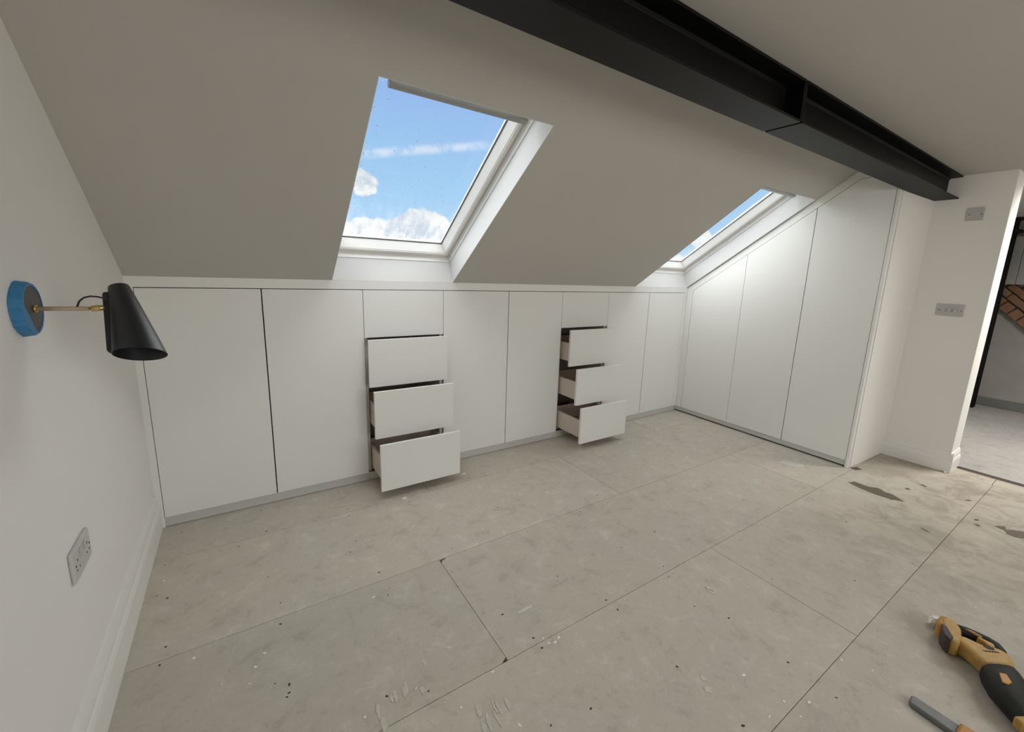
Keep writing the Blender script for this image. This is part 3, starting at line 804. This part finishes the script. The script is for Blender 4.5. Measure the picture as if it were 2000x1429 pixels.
# D-handle: one bent rubber grip
hp = [(2.628, -2.386), (2.640, -2.402), (2.648, -2.424), (2.652, -2.450), (2.655, -2.476), (2.650, -2.498), (2.632, -2.512), (2.605, -2.518)]
tube('handle_grip', [(x, y, 0.037) for x, y in hp], [0.018, 0.0195, 0.0205, 0.0205, 0.020, 0.0195, 0.0185, 0.017], 'rubber', saw, 14)
prism('trigger', [(2.634, -2.452), (2.624, -2.452), (2.606, -2.490), (2.612, -2.502), (2.636, -2.494)], 'z', 0.024, 0.056, 'yellow', saw, 0.006, seg=2)
prism('trigger_lock', [(2.566, -2.474), (2.581, -2.478), (2.588, -2.500), (2.574, -2.502), (2.562, -2.486)], 'z', 0.030, 0.0672, 'rubber', saw, 0.002)
prism('handle_inlay', [(2.636, -2.415), (2.645, -2.430), (2.642, -2.463), (2.634, -2.457), (2.637, -2.432)], 'z', 0.050, 0.0578, 'orange', saw, 0.002)
# rubber boot over the gearbox: a loft of rounded sections
secs = [((2.546, -2.556), (2.468, -2.498), 0.060), ((2.540, -2.562), (2.448, -2.490), 0.074), ((2.520, -2.575), (2.415, -2.500), 0.078), ((2.485, -2.596), (2.372, -2.524), 0.078), ((2.440, -2.622), (2.335, -2.560), 0.074), ((2.390, -2.650), (2.305, -2.592), 0.068), ((2.345, -2.680), (2.270, -2.628), 0.060), ((2.290, -2.715), (2.230, -2.672), 0.048)]
v, f = [], []
N = 20
for (ax_, ay_), (bx_, by_), h in secs:
    c = Vector(((ax_ + bx_) / 2, (ay_ + by_) / 2, 0)); hv = Vector(((ax_ - bx_) / 2, (ay_ - by_) / 2, 0))
    for k in range(N):
        a = 2 * math.pi * k / N
        ca_, sa_ = math.cos(a), math.sin(a)
        sx = math.copysign(abs(ca_) ** 0.7, ca_); sz = math.copysign(abs(sa_) ** 0.7, sa_)
        v.append(c + hv * sx + Vector((0, 0, 0.002 + h / 2 + h / 2 * sz)))
for i in range(len(secs) - 1):
    for k in range(N): f.append((i * N + k, i * N + (k + 1) % N, (i + 1) * N + (k + 1) % N, (i + 1) * N + k))
f.append(tuple(range(N))); f.append(tuple(range((len(secs) - 1) * N, len(secs) * N)))
boot = mk('rubber_boot', v, f, 'rubber', saw)
for p in boot.data.polygons: p.use_smooth = len(p.vertices) == 4
prism('yellow_badge', [(2.434, -2.531), (2.448, -2.546), (2.418, -2.563), (2.399, -2.557), (2.394, -2.544)], 'z', 0.066, 0.0825, 'orange', boot, 0.002)
prism('yellow_band', [(2.285, -2.586), (2.328, -2.612), (2.302, -2.636), (2.272, -2.606)], 'z', 0.028, 0.064, 'yellow', boot, 0.006)
for k in range(5):
    x, y = 2.536 + 0.008 * k, -2.480 - 0.0065 * k
    prism('vent', [(x, y), (x + 0.004, y + 0.003), (x + 0.010, y - 0.006), (x + 0.006, y - 0.009)], 'z', 0.062, 0.0664, 'dark', saw)
prism('saw_shoe', [(2.238, -2.668), (2.298, -2.712), (2.282, -2.734), (2.222, -2.690)], 'z', 0.003, 0.050, 'blade', saw, 0.004)
prism('saw_blade', [(2.252, -2.706), (2.262, -2.713), (2.180, -2.830), (2.172, -2.824)], 'z', 0.022, 0.0245, 'blade', saw)

bar_t = thing(empty('steel_chisel', (2.14, -2.45, 0.0)), 'dull grey flat steel chisel with a yellow handle beside the saw', 'chisel')
prism('chisel_blade', [(2.121, -2.392), (2.129, -2.386), (2.155, -2.384), (2.163, -2.390), (2.160, -2.500), (2.112, -2.500)], 'z', 0.001, 0.019, 'blade', bar_t, 0.005, seg=3)
prism('chisel_handle', [(2.164, -2.498), (2.110, -2.498), (2.104, -2.62), (2.158, -2.62)], 'z', 0.001, 0.030, 'orange', bar_t, 0.008, seg=3)

# ------------------------------------------------------------------ bits left on the floor
FLAKES = [(1.094,-0.621),(1.083,-0.669),(0.776,-0.776),(0.735,-0.847),(0.675,-0.896),(0.789,-1.018),(1.497,-0.477),(1.473,-0.862),(1.476,-0.913),(1.313,-0.923),(1.386,-1.351),(1.266,-1.55),(1.272,-1.578),(1.318,-1.577),(1.294,-1.587),(1.27,-1.562),(0.403,-1.086),(0.379,-1.133),(1.041,-1.569),(0.899,-1.622),(1.024,-1.763),(0.642,-1.494),(1.395,-0.829),(1.01,-1.221),(1.487,-1.855),(1.517,-1.893),(1.789,-2.16),(1.857,-2.206),(1.699,-2.159),(1.783,-2.213),(2.133,-2.197),(3.047,-2.183),(2.798,-2.245),(2.492,-2.123),(2.178,-2.275),(1.768,-2.038),(3.258,-0.417),(3.835,-0.496),(3.633,-1.32),(3.32,-0.176),(2.936,-2.403),(3.042,-2.441),(2.406,-2.392),(2.376,-2.414),(0.202,-0.984),(0.375,-1.131),(0.357,-1.19),(0.284,-1.145),(0.071,-0.47),(1.147,-0.338),(1.579,-0.212),(1.138,-0.313)]
HOLES = [(0.1,-0.093),(0.334,-0.362),(0.061,-0.349),(0.059,-0.565),(0.094,-0.598),(0.118,-0.879),(0.11,-0.958),(0.277,-0.153),(0.469,-0.858),(0.46,-0.975),(0.463,-1.259),(0.46,-1.29),(0.453,-1.302),(0.425,-1.232),(0.437,-0.666),(0.449,-0.287),(0.436,-0.055),(0.83,-0.348),(0.84,-0.277),(0.814,-0.6),(0.771,-0.671),(0.848,-0.882),(0.843,-1.037),(0.716,-1.464),(0.833,-1.518),(1.194,-0.892),(1.569,-0.686),(1.928,-0.659),(1.195,-1.373),(1.516,-1.315),(1.604,-1.536),(1.954,-0.965),(1.239,-1.581),(1.236,-1.529),(1.103,-1.814),(1.988,-1.524),(1.949,-1.584),(1.607,-1.598),(1.897,-1.754),(1.96,-1.867),(2.348,-1.844),(2.674,-2.053),(1.597,-1.893),(1.954,-2.097),(1.953,-2.248),(1.601,-2.13),(1.24,-1.841),(3.926,-0.122),(2.164,-0.97),(2.174,-1.316),(1.919,-1.319),(1.93,-0.983),(2.168,-0.877),(2.928,-1.385),(3.033,-1.546),(3.428,-1.319),(3.264,-1.326),(3.216,-1.829),(3.6,-0.835),(3.621,-0.918),(3.243,-0.911),(3.171,-1.698)]
def blobs(name, spots, rmin, rmax, h, mat, n=7, seed=1):
    rd = random.Random(seed)
    v, f = [], []
    for x, y in spots:
        r = rd.uniform(rmin, rmax); rot = rd.uniform(0, 6.28); st = rd.uniform(1.0, 2.0); b = len(v)
        for z, q in ((0.0, 1.0), (h, 0.75)):
            for k in range(n):
                a = 2 * math.pi * k / n
                px, py = q * r * math.cos(a) * rd.uniform(0.75, 1.15) * st, q * r * math.sin(a) * rd.uniform(0.75, 1.15)
                v.append((x + px * math.cos(rot) - py * math.sin(rot), y + px * math.sin(rot) + py * math.cos(rot), z))
        for k in range(n): f.append((b + k, b + (k + 1) % n, b + n + (k + 1) % n, b + n + k))
        f.append(tuple(b + n + k for k in range(n))); f.append(tuple(b + k for k in reversed(range(n))))
    o = mk(name, v, f, mat); o['kind'] = 'stuff'
    return o
fl = blobs('paint_flakes', FLAKES, 0.0018, 0.0050, 0.0016, 'flake', 7, 2)
fl['label'] = 'white plaster and paint flakes scattered over the grey floor boards'
hl = blobs('screw_heads', HOLES, 0.0022, 0.0040, 0.0008, 'screw', 8, 4)
hl['label'] = 'small dark screw heads dotted over the grey floor boards'

SPL = [[(1.246,-1.404),(1.256,-1.396),(1.293,-1.389),(1.321,-1.395),(1.319,-1.405),(1.289,-1.408),(1.257,-1.408)],
 [(0.946,-1.39),(0.966,-1.405),(0.955,-1.410),(0.940,-1.396)], [(0.991,-1.653),(0.991,-1.673),(0.989,-1.699),(0.983,-1.695),(0.984,-1.672)],
 [(0.797,-1.486),(0.814,-1.481),(0.804,-1.494),(0.797,-1.495)], [(0.962,-1.669),(0.959,-1.687),(0.948,-1.735),(0.942,-1.732),(0.948,-1.694)],
 [(1.64,-1.956),(1.644,-1.97),(1.635,-1.98),(1.627,-1.971)], [(1.609,-1.99),(1.625,-2.),(1.61,-2.016),(1.6,-2.003)],
 [(3.70,-1.20),(3.80,-1.23),(3.84,-1.33),(3.79,-1.36),(3.72,-1.29)]]
rs = random.Random(12)
for cx_, cy_, n_ in ((1.00, -1.70, 7), (0.79, -1.46, 4), (0.70, -1.50, 4), (0.93, -1.76, 4)):
    for k in range(n_):
        x, y = cx_ + rs.uniform(-0.07, 0.07), cy_ + rs.uniform(-0.05, 0.05)
        l, w_ = rs.uniform(0.012, 0.035), rs.uniform(0.003, 0.007)
        SPL.append([(x - w_, y - l), (x + w_, y - 0.5 * l), (x + w_ * 1.4, y + 0.6 * l), (x, y + l), (x - w_ * 1.2, y + 0.2 * l)])
for i, s in enumerate(SPL): patch('paint_splash', s, 'splash' if i < 8 else 'smear', floor, 0.0009 + 0.00003 * i, 0.002, 3)

thing(tube('wood_splinter', [(0.779, -0.230, 0.0022), (0.845, -0.236, 0.0026), (0.908, -0.245, 0.0022)], [0.0012, 0.0022, 0.0012], 'splinter', None, 6), 'pale thin wood splinter on the floor in front of the cupboards', 'splinter')
ringp = [(2.036 + 0.011 * math.cos(a) , -1.738 + 0.016 * math.sin(a), 0.0016) for a in [k * math.pi / 8 for k in range(16)]] + [(2.047, -1.738, 0.0016), (2.040, -1.722, 0.002), (2.031, -1.712, 0.002)]
thing(tube('plastic_loop', ringp, 0.0016, 'flake', None, 6), 'small white plastic loop lying in the middle of the floor', 'loop')
def crumple(name, c, r, h, seed, label, cat):
    rd = random.Random(seed); v, f = [], []; n = 9
    for z, q in ((0.0, 0.9), (h * 0.5, 1.0), (h, 0.55)):
        for k in range(n):
            a = 2 * math.pi * k / n
            v.append((c[0] + q * r[0] * math.cos(a) * rd.uniform(0.6, 1.2), c[1] + q * r[1] * math.sin(a) * rd.uniform(0.6, 1.2), z + rd.uniform(0, h * 0.3) * (z > 0)))
    for i in range(2):
        for k in range(n): f.append((i * n + k, i * n + (k + 1) % n, (i + 1) * n + (k + 1) % n, (i + 1) * n + k))
    f.append(tuple(range(n))); f.append(tuple(range(2 * n, 3 * n)))
    return thing(mk(name, v, f, 'flake'), label, cat)
crumple('paper_scrap', (2.655, -2.332), (0.030, 0.018), 0.030, 5, 'torn white paper scrap at the handle end of the yellow saw', 'scrap')
crumple('plaster_crumb', (1.145, -0.322), (0.016, 0.009), 0.006, 6, 'white plaster crumb on the floor below the first open drawers', 'crumb')
crumple('plaster_crumb', (1.579, -0.214), (0.016, 0.009), 0.005, 8, 'white plaster crumb by the bottom drawer corner near the plinth', 'crumb')
crumple('plaster_crumb', (4.655, -1.945), (0.012, 0.012), 0.010, 9, 'white plaster crumb at the foot of the opening edge', 'crumb')
